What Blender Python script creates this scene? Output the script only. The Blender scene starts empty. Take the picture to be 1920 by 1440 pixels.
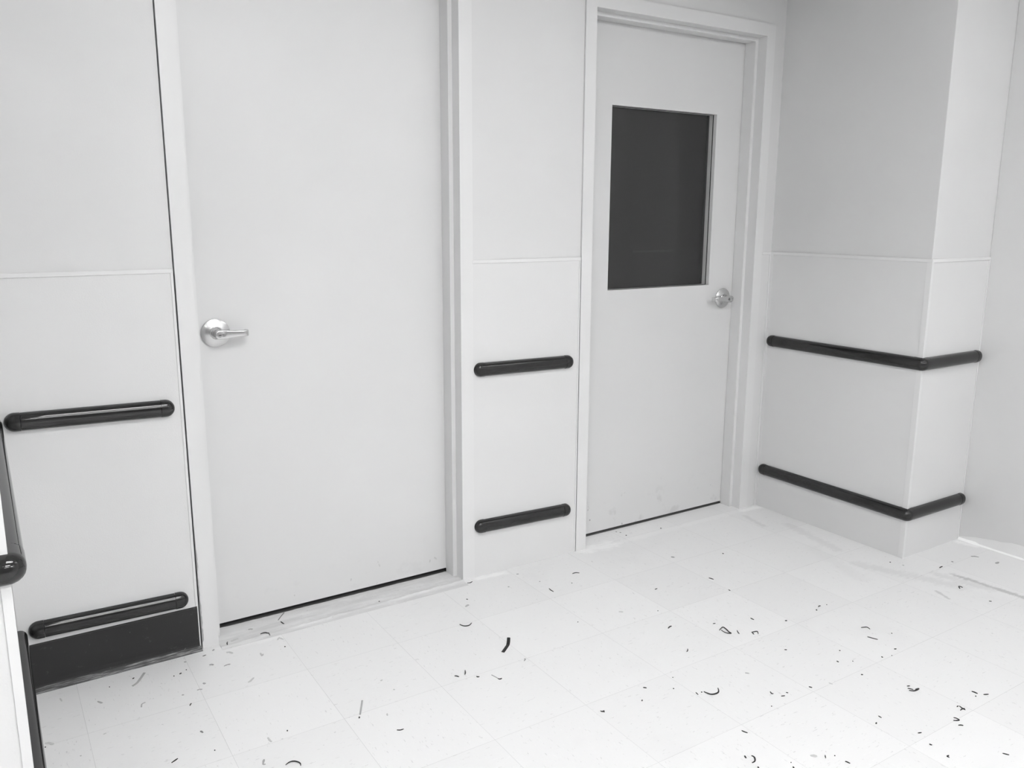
import bpy, bmesh, math, random
from mathutils import Vector, Matrix

# ------------------------------------------------------------------ camera
C = bpy.context.scene.collection
CX, CY, CZ = -1.27588, -2.62396, 1.37365
YAW, PITCH, ROLL, FPX = 0.569503, -0.198412, 0.003858, 1567.994
fw = Vector((math.sin(YAW)*math.cos(PITCH), math.cos(YAW)*math.cos(PITCH), math.sin(PITCH)))
rt = Vector((math.cos(YAW), -math.sin(YAW), 0)); up = rt.cross(fw)
Rr = rt*math.cos(ROLL)+up*math.sin(ROLL); Uu = -rt*math.sin(ROLL)+up*math.cos(ROLL)
cd = bpy.data.cameras.new('camera'); cam = bpy.data.objects.new('camera', cd); C.objects.link(cam)
cd.sensor_fit = 'HORIZONTAL'; cd.sensor_width = 36.0; cd.lens = FPX/1920*36.0; cd.clip_start = .02
M = Matrix((Rr, Uu, -fw)).transposed().to_4x4(); M.translation = Vector((CX, CY, CZ)); cam.matrix_world = M
bpy.context.scene.camera = cam
# ------------------------------------------------------------------ world, exposure
w = bpy.data.worlds.new('world'); bpy.context.scene.world = w; w.use_nodes = True
w.node_tree.nodes['Background'].inputs[0].default_value = (1, 1, 1, 1)
w.node_tree.nodes['Background'].inputs[1].default_value = 0.05
vs = bpy.context.scene.view_settings
vs.view_transform = 'Standard'; vs.look = 'None'; vs.gamma = 1; vs.use_curve_mapping = False; vs.exposure = 0.06
# ceiling troffers: emission of each one's lens (near left, near right, far left, far right, then added fills: camera left, back left, back right)
LENS = [14.3, 3.3, 46.0, 3.0, 13.0, 9.0, 18.0]
DARK_ROOM_FILL = 9.0   # watts, added fill light in the room behind the window

# ------------------------------------------------------------------ layout (metres, fitted)
XA, XB, XC, XD, XE = -0.777, 0.2357, 0.7241, 1.751, 1.8195
YF, XG = -0.7683, 2.2261
XL, YL = -1.277, -1.112
ZT, ZH, FW = 1.2172, 2.1857, 0.0508
YDOOR = 0.107
CEIL = 2.44
YB = -5.6
TX, TY, T = 0.0748, -0.6083, 0.3048

# ------------------------------------------------------------------ materials
def g(v): return (v, v, v, 1)
class NT:
    def __init__(s, name):
        s.m = bpy.data.materials.new(name); s.m.use_nodes = True
        s.t = s.m.node_tree; s.b = s.t.nodes['Principled BSDF']
    def n(s, ty, **k):
        x = s.t.nodes.new(ty)
        for a, b in k.items(): setattr(x, a, b)
        return x
    def l(s, a, b): s.t.links.new(a, b)
    def math(s, op, a, b=None, c=None, clamp=False):
        x = s.n('ShaderNodeMath', operation=op); x.use_clamp = clamp
        for i, v in enumerate((a, b, c)):
            if v is None: continue
            if isinstance(v, (int, float)): x.inputs[i].default_value = v
            else: s.l(v, x.inputs[i])
        return x.outputs[0]
    def mix(s, f, a, b):
        x = s.n('ShaderNodeMix', data_type='RGBA')
        for i, v in ((0, f), (6, a), (7, b)):
            if isinstance(v, (int, float)): x.inputs[i].default_value = v if i == 0 else g(v)
            else: s.l(v, x.inputs[i])
        return x.outputs[2]
    def ramp(s, v, a, b, lo=0., hi=1.):
        x = s.n('ShaderNodeMapRange', interpolation_type='SMOOTHSTEP')
        s.l(v, x.inputs[0]); x.inputs[1].default_value = a; x.inputs[2].default_value = b
        x.inputs[3].default_value = lo; x.inputs[4].default_value = hi
        return x.outputs[0]
    def pos(s): return s.n('ShaderNodeNewGeometry').outputs['Position']
    def noise(s, vec, scale, detail=3, rough=.5, sc=None):
        if sc:
            mp = s.n('ShaderNodeMapping'); s.l(vec, mp.inputs[0]); mp.inputs['Scale'].default_value = sc; vec = mp.outputs[0]
        x = s.n('ShaderNodeTexNoise'); s.l(vec, x.inputs['Vector'])
        x.inputs['Scale'].default_value = scale; x.inputs['Detail'].default_value = detail; x.inputs['Roughness'].default_value = rough
        return x.outputs['Fac']
    def bump(s, h, st, d):
        x = s.n('ShaderNodeBump'); x.inputs['Strength'].default_value = st; x.inputs['Distance'].default_value = d
        s.l(h, x.inputs['Height']); s.l(x.outputs[0], s.b.inputs['Normal'])
    def col(s, c):
        if isinstance(c, (int, float)): s.b.inputs['Base Color'].default_value = g(c)
        else: s.l(c, s.b.inputs['Base Color'])
    def set(s, rough=.5, metal=0., spec=.5):
        s.b.inputs['Roughness'].default_value = rough; s.b.inputs['Metallic'].default_value = metal
        s.b.inputs['Specular IOR Level'].default_value = spec

def paint(name, v, rough=.55, spec=.35, var=.02, bump=.12):
    t = NT(name); p = t.pos()
    a = t.noise(p, 2.2, 4); b = t.noise(p, 260, 2)
    c = t.mix(t.ramp(a, .3, .7), v*(1-var), v*(1+var))
    t.col(c); t.set(rough, 0, spec); t.bump(b, bump, .001)
    return t.m
WALLV = .65
m_wall = paint('painted_drywall', WALLV)
m_wains = paint('vinyl_wainscot_sheet', WALLV*1.03, .42, .4, .012, .2)
m_trimv = paint('vinyl_trim', WALLV*1.075, .4, .4, .01, .05)
m_frame = paint('painted_steel_frame', WALLV*1.06, .45, .4, .01, .06)
m_ceil = paint('ceiling_tile', .65, .9, .1)
m_rear = paint('bounce_cutting_wall', .16, .6, .2)  # unseen rear wall, toned dark to cut bounce light and reflections
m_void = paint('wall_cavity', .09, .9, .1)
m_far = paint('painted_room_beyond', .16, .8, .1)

def door_mat(name, base, dirt):
    t = NT(name); p = t.pos()
    sep = t.n('ShaderNodeSeparateXYZ'); t.l(p, sep.inputs[0]); z = sep.outputs['Z']
    a = t.noise(p, 1.8, 4)
    c = t.mix(t.ramp(a, .3, .7), base*.985, base*1.015)
    low = t.ramp(z, .05, .22, 1, 0)
    blot = t.ramp(t.noise(p, 9, 4, .6), .56, .66)
    spot = t.ramp(t.noise(p, 34, 3, .6, (1, 1, .7)), .69, .735)
    f = t.math('MULTIPLY', low, t.math('ADD', t.math('MULTIPLY', blot, .18), t.math('MULTIPLY', spot, .8)), clamp=True)
    f = t.math('MULTIPLY', f, dirt)
    t.col(t.mix(f, c, .2)); t.set(.42, 0, .35); t.bump(t.noise(p, 180, 2), .08, .001)
    return t.m
m_door1 = door_mat('door_paint_plain', WALLV*1.0, .35)
m_door2 = door_mat('door_paint_scuffed', WALLV*.98, 1.0)

def floor_mat():
    t = NT('vinyl_composition_tile'); p = t.pos()
    sep = t.n('ShaderNodeSeparateXYZ'); t.l(p, sep.inputs[0]); x, y = sep.outputs['X'], sep.outputs['Y']
    u = t.math('DIVIDE', t.math('SUBTRACT', x, TX), T); v = t.math('DIVIDE', t.math('SUBTRACT', y, TY), T)
    fu = t.math('FRACT', u); fv = t.math('FRACT', v)
    iu = t.math('FLOOR', u); iv = t.math('FLOOR', v)
    du = t.math('MINIMUM', fu, t.math('SUBTRACT', 1, fu)); dv = t.math('MINIMUM', fv, t.math('SUBTRACT', 1, fv))
    par = t.math('ABSOLUTE', t.math('MODULO', t.math('ADD', iu, iv), 2.0))
    # chips run along x in one tile, along y in its neighbour
    cid = t.n('ShaderNodeCombineXYZ'); t.l(x, cid.inputs[0]); t.l(y, cid.inputs[1])
    t.l(t.math('ADD', t.math('MULTIPLY', iu, 3.7), t.math('MULTIPLY', iv, 9.1)), cid.inputs[2])
    base = cid.outputs[0]
    ca = t.noise(base, 1, 2, .6, (45, 190, 1)); cb = t.noise(base, 1, 2, .6, (190, 45, 1))
    chip = t.mix(par, ca, cb)
    chipf = t.ramp(chip, .66, .72); light = t.ramp(chip, .36, .28)
    wn = t.n('ShaderNodeTexWhiteNoise', noise_dimensions='2D'); ci = t.n('ShaderNodeCombineXYZ'); t.l(iu, ci.inputs[0]); t.l(iv, ci.inputs[1]); t.l(ci.outputs[0], wn.inputs['Vector'])
    tv = t.math('MULTIPLY_ADD', wn.outputs['Value'], .03, FLOORV-.015)
    tc = t.n('ShaderNodeCombineColor')
    for i in range(3): t.l(tv, tc.inputs[i])
    c = t.mix(t.math('MULTIPLY', chipf, .3), tc.outputs[0], .3)
    c = t.mix(t.math('MULTIPLY', light, .16), c, .9)
    # soft grime clouds
    gr = t.ramp(t.noise(p, 3.2, 5, .62), .52, .8)
    c = t.mix(t.math('MULTIPLY', gr, .10), c, .45)
    spk = t.ramp(t.noise(p, 70, 2, .5), .745, .78)
    c = t.mix(t.math('MULTIPLY', spk, .4), c, .32)
    # joints
    wv = t.noise(p, 5, 2)
    wj = t.math('MULTIPLY_ADD', wv, .0022, .0005)
    ju = t.math('LESS_THAN', du, wj); jv = t.math('LESS_THAN', dv, wj)
    j = t.math('MAXIMUM', ju, jv)
    c = t.mix(t.math('MULTIPLY', j, .42), c, .3)
    # scuffs and spills with shapes of their own: (x0,y0,x1,y1,width,strength,grey)
    stretch = t.noise(p, 1, 5, .65, (24, 60, 1))
    for (x0, y0, x1, y1, wd, st, gv) in SCUFFS:
        L2 = (x1-x0)**2+(y1-y0)**2
        ax = t.math('SUBTRACT', x, x0); ay = t.math('SUBTRACT', y, y0)
        h = t.math('DIVIDE', t.math('ADD', t.math('MULTIPLY', ax, x1-x0), t.math('MULTIPLY', ay, y1-y0)), L2, clamp=True)
        ex = t.math('SUBTRACT', ax, t.math('MULTIPLY', h, x1-x0)); ey = t.math('SUBTRACT', ay, t.math('MULTIPLY', h, y1-y0))
        d = t.math('SQRT', t.math('ADD', t.math('MULTIPLY', ex, ex), t.math('MULTIPLY', ey, ey)))
        d = t.math('ADD', d, t.math('MULTIPLY', t.math('SUBTRACT', stretch, .5), wd*2.4))
        f = t.ramp(d, wd*.15, wd, st, 0)
        c = t.mix(f, c, gv)
    t.col(c); t.set(.38, 0, .35); 
    bh = t.math('SUBTRACT', t.noise(p, 60, 2), t.math('MULTIPLY', j, 1.0)); t.bump(bh, .12, .0008)
    return t.m
FLOORV = .765
SCUFFS = [(1.843,-.977,1.867,-1.235,.020,.6,.34), (1.79,-.93,1.83,-1.12,.035,.22,.42), (1.643,-1.021,1.622,-1.081,.010,.45,.36),
          (1.613,-.713,1.756,-1.048,.045,.20,.42), (1.728,-.274,1.673,-.568,.040,.22,.45), (1.649,-.086,1.624,-.216,.022,.28,.42), (1.60,-.50,1.50,-.80,.05,.08,.45),
          (1.80,-.03,1.70,-.02,.03,.7,.92), (.76,-.01,.90,-.02,.05,.6,.92), (.24,-.015,.36,-.02,.022,.6,.92), (.95,-.02,1.66,-.02,.03,.25,.9),
          (2.19,-.80,2.21,-.86,.03,.6,.92), (-.72,-.03,-.55,-.05,.03,.35,.9)]
m_floor = floor_mat()

def rail_mat():
    t = NT('black_vinyl_rail'); p = t.pos()
    t.col(t.mix(t.ramp(t.noise(p, 9, 3), .5, .75), .014, .018)); t.set(.02, 0, .45)
    return t.m
m_rail = rail_mat()
def base_mat():
    t = NT('black_rubber_cove_base'); p = t.pos()
    a = t.ramp(t.noise(p, 26, 5, .7), .6, .72); b = t.ramp(t.noise(p, 90, 2, .5), .72, .78)
    f = t.math('ADD', t.math('MULTIPLY', a, .12), t.math('MULTIPLY', b, .25), clamp=True)
    t.col(t.mix(f, .022, .3)); t.set(.5, 0, .3); return t.m
m_base = base_mat()
def lip_mat():
    t = NT('streaked_rubber_toe'); p = t.pos()
    a = t.ramp(t.noise(p, 1, 4, .7, (18, 300, 300)), .45, .68)
    t.col(t.mix(a, .045, .26)); t.set(.55, 0, .3); return t.m  # toe lighter than the cove face, in streaks
m_lip = lip_mat()
def metal(name, v, rough):
    t = NT(name); p = t.pos()
    s = t.noise(p, 1, 3, .6, (60, 60, 900))
    t.col(t.mix(s, v*.94, v*1.04)); t.set(rough, 1.0, .5); t.b.inputs['Anisotropic'].default_value = .3
    return t.m
m_steel = metal('satin_chrome', .62, .27)
m_steel_d = metal('recess_shade_metal', .30, .35)
m_black = paint('black_shaving_rubber', .012, .45, .3, .1)
m_grey = paint('grey_chip', .38, .8, .2, .15)
m_pale = paint('pale_grey_chip', .55, .8, .2, .1)
m_dkgrey = paint('dark_grey_chip', .2, .8, .2, .15)
m_bead = paint('unpainted_glazing_bead', .42, .5, .3, .2)
m_gap = paint('black_gap_fill', .015, .6, .2)
def sill_mat():
    t = NT('scraped_adhesive_patch'); p = t.pos()
    a = t.ramp(t.noise(p, 1, 5, .65, (5, 30, 1)), .35, .7); b = t.ramp(t.noise(p, 34, 4, .65), .66, .76)
    c = t.mix(a, .58, .70); c = t.mix(t.math('MULTIPLY', b, .6), c, .2)
    t.col(c); t.set(.7, 0, .25); t.bump(t.noise(p, 45, 4, .6), .5, .003); return t.m
m_sill = sill_mat()
def glass_mat():
    t = NT('window_glass'); 
    t.col(1.0); t.set(.02, 0, .5); t.b.inputs['Transmission Weight'].default_value = 1.0; t.b.inputs['IOR'].default_value = 1.45
    # thin pane: let light straight through apart from the surface reflection
    nt = t.t; tr = t.n('ShaderNodeBsdfTransparent'); tr.inputs[0].default_value = g(.28)
    gl = t.n('ShaderNodeBsdfGlossy'); gl.inputs['Roughness'].default_value = .03; gl.inputs[0].default_value = g(1)
    fr = t.n('ShaderNodeFresnel'); fr.inputs[0].default_value = 1.45
    df = t.n('ShaderNodeBsdfDiffuse'); df.inputs[0].default_value = g(.5)
    mx = t.n('ShaderNodeMixShader'); t.l(fr.outputs[0], mx.inputs[0]); t.l(tr.outputs[0], mx.inputs[1]); t.l(gl.outputs[0], mx.inputs[2])
    m2 = t.n('ShaderNodeMixShader'); m2.inputs[0].default_value = .05; t.l(mx.outputs[0], m2.inputs[1]); t.l(df.outputs[0], m2.inputs[2])
    out = [x for x in nt.nodes if x.type == 'OUTPUT_MATERIAL'][0]; t.l(m2.outputs[0], out.inputs[0])
    return t.m
m_glass = glass_mat()
def emit(name, v):
    t = NT(name); t.col(.8); t.b.inputs['Emission Color'].default_value = g(1); t.b.inputs['Emission Strength'].default_value = v
    return t.m

# ------------------------------------------------------------------ object helpers (vertices are given in world metres)
ORG = {}
def tag(o, label=None, cat=None, group=None, kind=None):
    for k, v in (('label', label), ('category', cat), ('group', group), ('kind', kind)):
        if v: o[k] = v
    return o
def thing(name, loc, label=None, cat=None, group=None, kind=None):
    o = bpy.data.objects.new(name, None); C.objects.link(o); o.location = loc; o.empty_display_size = .05
    ORG[o.name] = Vector(loc); return tag(o, label, cat, group, kind)
def obj(name, bm, mat, parent=None, smooth=False, origin=None):
    org = ORG[parent.name] if parent else Vector(origin if origin is not None else (0, 0, 0))
    bmesh.ops.recalc_face_normals(bm, faces=bm.faces)
    bmesh.ops.translate(bm, verts=bm.verts, vec=-org)
    me = bpy.data.meshes.new(name); bm.to_mesh(me); bm.free()
    me.materials.append(mat)
    if smooth:
        for f in me.polygons: f.use_smooth = True
    o = bpy.data.objects.new(name, me); C.objects.link(o)
    if parent: o.parent = parent
    else: o.location = org
    ORG[o.name] = org
    if smooth == 'auto':
        me.set_sharp_from_angle(angle=math.radians(35))
    return o
def nb(): return bmesh.new()
def box(bm, x0, x1, y0, y1, z0, z1, bev=0, seg=2):
    v = [bm.verts.new((x, y, z)) for x in (x0, x1) for y in (y0, y1) for z in (z0, z1)]
    fs = []
    for q in ((0,1,3,2), (4,6,7,5), (0,4,5,1), (2,3,7,6), (0,2,6,4), (1,5,7,3)): fs.append(bm.faces.new([v[i] for i in q]))
    if bev:
        es = list({e for f in fs for e in f.edges})
        bmesh.ops.bevel(bm, geom=es, offset=bev, segments=seg, affect='EDGES', profile=.5)
    return bm
def bx(*a, **k): return box(nb(), *a, **k)
def sweep(bm, rings, cap=True, closed=True):
    vs_ = [[bm.verts.new(p) for p in r] for r in rings]
    n = len(rings[0])
    for a, b in zip(vs_, vs_[1:]):
        for i in range(n if closed else n-1):
            j = (i+1) % n
            bm.faces.new((a[i], a[j], b[j], b[i]))
    if cap: bm.faces.new(vs_[0]); bm.faces.new(vs_[-1][::-1])
    return bm
def extrude_poly(bm, pts, z0, z1):
    a = [bm.verts.new((x, y, z0)) for x, y in pts]; b = [bm.verts.new((x, y, z1)) for x, y in pts]
    n = len(pts); bm.faces.new(a[::-1]); bm.faces.new(b)
    for i in range(n): bm.faces.new((a[i], a[(i+1) % n], b[(i+1) % n], b[i]))
    return bm
def lathe(bm, cx, cy, cz, prof, n=48):
    # axis along -y (out of the door), prof = [(r, out)]
    rings = []
    for r, o in prof:
        rings.append([(cx+r*math.cos(2*math.pi*k/n), cy-o, cz+r*math.sin(2*math.pi*k/n)) for k in range(n)])
    return sweep(bm, rings)

# ------------------------------------------------------------------ structure
S = dict(kind='structure')
YW = 0.007            # drywall face
WT = .16
tag(obj('floor', bx(-3.6, 2.5, YB-.1, .108, -.08, 0), m_floor, origin=(0, -2, 0)), **S)
wb = nb()
box(wb, -3.6, XA-.0035, YW, YW+WT, 0, CEIL)
box(wb, XB+.001, XC-.001, YW, YW+WT, 0, CEIL)
box(wb, XD+.001, XE+.03, YW, YW+WT, 0, CEIL)
box(wb, XA-.0035, XB+.001, YW, YW+WT, ZH+.001, CEIL)
box(wb, XC-.001, XD+.001, YW, YW+WT, ZH+.001, CEIL)
tag(obj('wall_back', wb, m_wall, origin=(0, YW, 0)), **S)
cl = bx(XE, XG+.3, YF, .17, 0, CEIL, bev=.002)
tag(obj('wall_column', cl, m_wall, origin=(XE, YF, 0)), **S)
tag(obj('wall_right', bx(XG, XG+.25, YB, YF-.001, 0, CEIL), m_wall, origin=(XG, YF, 0)), **S)
tag(obj('wall_left', bx(-3.6, XL, YL, YW-.001, 0, CEIL, bev=.002), m_wall, origin=(XL, YL, 0)), **S)
tag(obj('wall_front', bx(-3.6, 2.5, YB-.1, YB, 0, CEIL), m_rear, origin=(0, YB, 0)), **S)
tag(obj('wall_side', bx(-3.7, -3.6, YB-.1, .2, 0, CEIL), m_wall, origin=(-3.6, -2, 0)), **S)
# ceiling with openings for the troffers
TROF = [(-1.03, .19, -2.16, -1.56, 'A'), (.95, 2.17, -2.16, -1.56, 'A'), (-1.03, .19, -3.82, -3.22, 'B'), (.95, 2.17, -3.82, -3.22, 'B'), (-3.2, -1.98, -3.82, -3.22, 'A'), (-1.03, .19, -5.0, -4.4, 'A'), (.95, 2.17, -5.0, -4.4, 'A')]
cb = nb()
xs = sorted({-3.6, 2.5} | {t[0] for t in TROF} | {t[1] for t in TROF}); ys = sorted({YB, .3} | {t[2] for t in TROF} | {t[3] for t in TROF})
for a, b in zip(xs, xs[1:]):
    for c, d in zip(ys, ys[1:]):
        if any(t[0] <= a and b <= t[1] and t[2] <= c and d <= t[3] for t in TROF): continue
        box(cb, a, b, c, d, CEIL, CEIL+.15)
tag(obj('ceiling', cb, m_ceil, origin=(0, -2, CEIL)), **S)
for i, (a, b, c, d, k) in enumerate(TROF):
    nm = ['near left', 'near right', 'louvred middle', 'louvred right', 'added far left fill', 'added rearmost fill', 'added rear right fill'][i]  # last three fixtures are added only to balance the light
    m_e = emit('lit_tube', LENS[i]*(4.6 if k == 'A' else 1.8))
    t = thing('ceiling_light', ((a+b)/2, (c+d)/2, CEIL), 'recessed fluorescent ceiling troffer above the corridor, the %s one' % nm, 'ceiling light', 'ceiling troffers')
    h = nb(); e = .01
    box(h, a, b, c, c+e, CEIL+.0, CEIL+.14); box(h, a, b, d-e, d, CEIL, CEIL+.14)
    box(h, a, a+e, c+e, d-e, CEIL, CEIL+.14); box(h, b-e, b, c+e, d-e, CEIL, CEIL+.14); box(h, a, b, c, d, CEIL+.14, CEIL+.15)
    obj('housing', h, m_frame, t)
    if k == 'A':
        for yy in ((c+d)/2-.14, (c+d)/2+.14):
            obj('light_tube', bx(a+.03, b-.03, yy-.0185, yy+.0185, CEIL+.012, CEIL+.03), m_e, t)
    else:
        obj('light_tube', bx(a+.03, b-.03, (c+d)/2+.04, (c+d)/2+.14, CEIL+.085, CEIL+.11), m_e, t)
# dark rooms behind the doors
def shell(name, x0, x1, y0, y1, mat):
    b = nb(); e = .05
    box(b, x0-e, x0, y0, y1, 0, CEIL); box(b, x1, x1+e, y0, y1, 0, CEIL); box(b, x0-e, x1+e, y1, y1+e, 0, CEIL)
    box(b, x0-e, x1+e, y0, y1, CEIL, CEIL+e); box(b, x0-e, x1+e, .1085, y1, -.05, -.001)
    return tag(obj(name, b, mat, origin=((x0+x1)/2, y1, 0)), **S)
shell('wall_dark_store', -1.2, .35, .17, 1.2, m_void)
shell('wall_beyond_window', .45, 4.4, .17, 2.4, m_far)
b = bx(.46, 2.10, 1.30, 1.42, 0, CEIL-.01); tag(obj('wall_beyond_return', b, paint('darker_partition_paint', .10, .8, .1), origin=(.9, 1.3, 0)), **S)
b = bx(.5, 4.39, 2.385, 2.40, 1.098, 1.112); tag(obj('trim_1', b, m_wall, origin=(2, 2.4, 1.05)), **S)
ld = bpy.data.lights.new('dim_room_fill', 'POINT'); ld.energy = DARK_ROOM_FILL; ld.shadow_soft_size = .15
lo = bpy.data.objects.new('dim_room_fill', ld); lo.location = (3.4, .9, 2.2); C.objects.link(lo)  # added fill, lifts the dark room seen through the glass

# ------------------------------------------------------------------ doors
def door_frame(x0, x1, parent):
    # double-rabbet pressed steel frame: section of one jamb, swept round the opening; s = distance in from the outer edge
    sec = [(0, .006), (0, 0), (FW, 0), (FW, .049), (FW+.016, .049), (FW+.016, YDOOR), (FW, YDOOR), (FW, .160), (0, .160), (0, .10)]
    bm = nb(); rings = []
    for st in range(4):
        r = []
        for s, y in sec:
            if st == 0: r.append((x0+s, y, 0))
            elif st == 1: r.append((x0+s, y, ZH-s))
            elif st == 2: r.append((x1-s, y, ZH-s))
            else: r.append((x1-s, y, 0))
        rings.append(r)
    sweep(bm, rings)
    es = [e for e in bm.edges if len(e.link_faces) == 2 and e.calc_face_angle(0) > 1.2 and max(v.co.y for v in e.verts) < YDOOR-.01]
    bmesh.ops.bevel(bm, geom=es, offset=.0012, segments=2, affect='EDGES')
    return obj('door_frame', bm, m_frame, parent)

def lever_set(parent, cx, cz, s):
    """lever on a round rose; s=+1 lever points to +x"""
    y = YDOOR
    b = lathe(nb(), cx, y, cz, [(.0445, 0), (.0452, .002), (.0448, .004), (.040, .0065), (.030, .0095), (.0225, .0115), (.0205, .012)])
    rose = obj('door_handle', b, m_steel, parent, 'auto')
    parent = rose
    b = lathe(nb(), cx, y-.011, cz, [(.0195, 0), (.0195, .004), (.0185, .005), (.0175, .005), (.0172, .003), (.0155, .003), (.015, .008), (.0138, .009), (.0128, .020), (.0128, .034)])
    obj('handle_neck', b, m_steel, parent, 'auto')
    # lever arm: rounded-rectangle sections along x, ends with a return towards the door
    def sec(x, yc, hz, hy, n=8, ang=0):
        pts = []
        for k in range(4):
            sx, sz = ((1, 1), (-1, 1), (-1, -1), (1, -1))[k]
            r = min(hz, hy)*.55
            for j in range(n//2+1):
                a = k*math.pi/2 + j*(math.pi/2)/(n//2)
                py = sx*(hy-r)+r*math.cos(a); pz = sz*(hz-r)+r*math.sin(a)
                pts.append((py, pz))
        ca, sa = math.cos(ang), math.sin(ang)
        return [(cx+s*(x - py*sa), yc + py*ca, cz+pz) for py, pz in pts]
    yc = y-.0505
    R = []
    for k in range(7):                       # round nose over the hub
        a = math.pi/2*(1-k/6); x = -.0125*math.sin(a); hz = .0035+.0115*math.cos(a)
        R.append(sec(x, yc, hz, .0085))
    for x, hz in ((.012, .0148), (.022, .0136), (.032, .0118), (.045, .0106), (.060, .0102), (.076, .0098)):
        R.append(sec(x, yc+.001, hz, .0062))
    for k in range(1, 6):                    # return bend
        a = k/5*math.pi/2; r = .010
        R.append(sec(.078+r*math.sin(a), yc+.001+r*(1-math.cos(a)), .0098, .0058, ang=a))
    R.append(sec(.088, yc+.024, .0098, .0058, ang=math.pi/2))
    lv = obj('lever', sweep(nb(), R), m_steel, parent, 'auto')
    b = lathe(nb(), cx, yc-.0082, cz, [(.0078, -.004), (.0078, .0012), (.0068, .0022), (.0062, .0016), (.0040, .0016)], 32)
    kc = obj('key_cylinder', b, m_steel, parent, 'auto')
    obj('keyway', bx(cx-.004, cx+.004, yc-.0108, yc-.009, cz-.0011, cz+.0011), m_gap, parent)
    b = lathe(nb(), cx+s*.0125, yc-.0055, cz, [(.0066, -.003), (.0066, .0016), (.0058, .002)], 32)
    obj('recess_shade_disc', b, m_steel_d, parent, 'auto')  # dark disc stands in for the shaded recess beside the cylinder

# door 1 : plain leaf
d1 = thing('door_1', ((XA+XB)/2, YDOOR, 0), **S)
door_frame(XA, XB, d1)
obj('door_leaf', bx(XA+FW+.003, XB-FW-.003, YDOOR+.0015, YDOOR+.045, .0165, ZH-FW-.004, bev=.0012), m_door1, d1)
lever_set(d1, -.648, 1.005, 1)
# chipped paint up the outer left edge of the frame
random.seed(5)
def ragged_strip(z0, z1, n, wfun, x, y, side=1):
    bm = nb(); L_, R_ = [], []
    for i in range(n+1):
        z = z0+(z1-z0)*i/n
        L_.append(bm.verts.new((x, y, z))); R_.append(bm.verts.new((x+side*wfun(i/n), y, z)))
    for i in range(n): bm.faces.new((L_[i], R_[i], R_[i+1], L_[i+1]))
    r = bmesh.ops.extrude_face_region(bm, geom=list(bm.faces)); bmesh.ops.translate(bm, verts=[v for v in r['geom'] if isinstance(v, bmesh.types.BMVert)], vec=(0, .0006, 0))
    return bm
def wchip(t):
    a = .0048 if .02 < t < .36 else (.0028 if t < .55 else (.0035 if .62 < t < .8 else .0012))
    return a*random.uniform(.55, 1.1)*(1 if t > .01 and t < .99 else .1)
ch = ragged_strip(.02, .42, 46, wchip, XA-.0002, -.0008); o = obj('bare_metal_chips', ch, m_grey, d1); o['label'] = 'grey bare metal where paint has chipped off'
def wwh(t): return .0022*random.uniform(.2, 1.3)
ch = ragged_strip(.10, .30, 36, wwh, XA+.0042, -.0010); o = obj('flaking_paint_edge', ch, m_trimv, d1); o['label'] = 'white flaking paint edge'

# door 2 : leaf with window
WX0, WX1, WZ0, WZ1 = .945, 1.5325, 1.0695, 1.811
d2 = thing('door_2', ((XC+XD)/2, YDOOR, 0), **S)
door_frame(XC, XD, d2)
lb = nb(); a, c, z0, z1 = XC+FW+.003, XD-FW-.003, .012, ZH-FW-.007; y0, y1 = YDOOR+.0015, YDOOR+.045
def grid_leaf(bm):
    X = [a, WX0, WX1, c]; Z = [z0, WZ0, WZ1, z1]
    F = {}; 
    for yi, y in enumerate((y0, y1)):
        for i, x in enumerate(X):
            for j, z in enumerate(Z): F[yi, i, j] = bm.verts.new((x, y, z))
    for yi in (0, 1):
        for i in range(3):
            for j in range(3):
                if (i, j) == (1, 1): continue
                bm.faces.new((F[yi, i, j], F[yi, i+1, j], F[yi, i+1, j+1], F[yi, i, j+1]))
    for i in range(3):
        for j in (0, 3): bm.faces.new((F[0, i, j], F[0, i+1, j], F[1, i+1, j], F[1, i, j]))
    for j in range(3):
        for i in (0, 3): bm.faces.new((F[0, i, j], F[0, i, j+1], F[1, i, j+1], F[1, i, j]))
    for (p, q) in (((1, 1), (2, 1)), ((1, 2), (2, 2)), ((1, 1), (1, 2)), ((2, 1), (2, 2))):
        bm.faces.new((F[0, p[0], p[1]], F[0, q[0], q[1]], F[1, q[0], q[1]], F[1, p[0], p[1]]))
    return bm
leaf2 = obj('door_leaf', grid_leaf(lb), m_door2, d2)
lever_set(d2, 1.622, 1.006, -1)
def ring(x0, x1, z0, z1, t, ya, yb, q=.0012):
    b = nb(); box(b, x0, x0+t, ya, yb, z0, z1); box(b, x1-t, x1, ya, yb, z0, z1); box(b, x0+t, x1-t, ya, yb, z0, z0+q); box(b, x0+t, x1-t, ya, yb, z1-q, z1); return b
obj('window_gap_ring', ring(WX0+.0005, WX1-.0005, WZ0+.0005, WZ1-.0005, .003, y0+.018, y0+.0205), m_gap, d2)  # black ring stands in for the dark gap between reveal and bead
obj('glazing_bead', ring(WX0+.002, WX1-.002, WZ0+.0006, WZ1-.0006, .004, y0+.0205, y0+.040), m_bead, d2)
gp = obj('glass_pane', bx(WX0+.002, WX1-.002, y0+.0385, y0+.0425, WZ0+.002, WZ1-.002), m_glass, d2)

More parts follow.
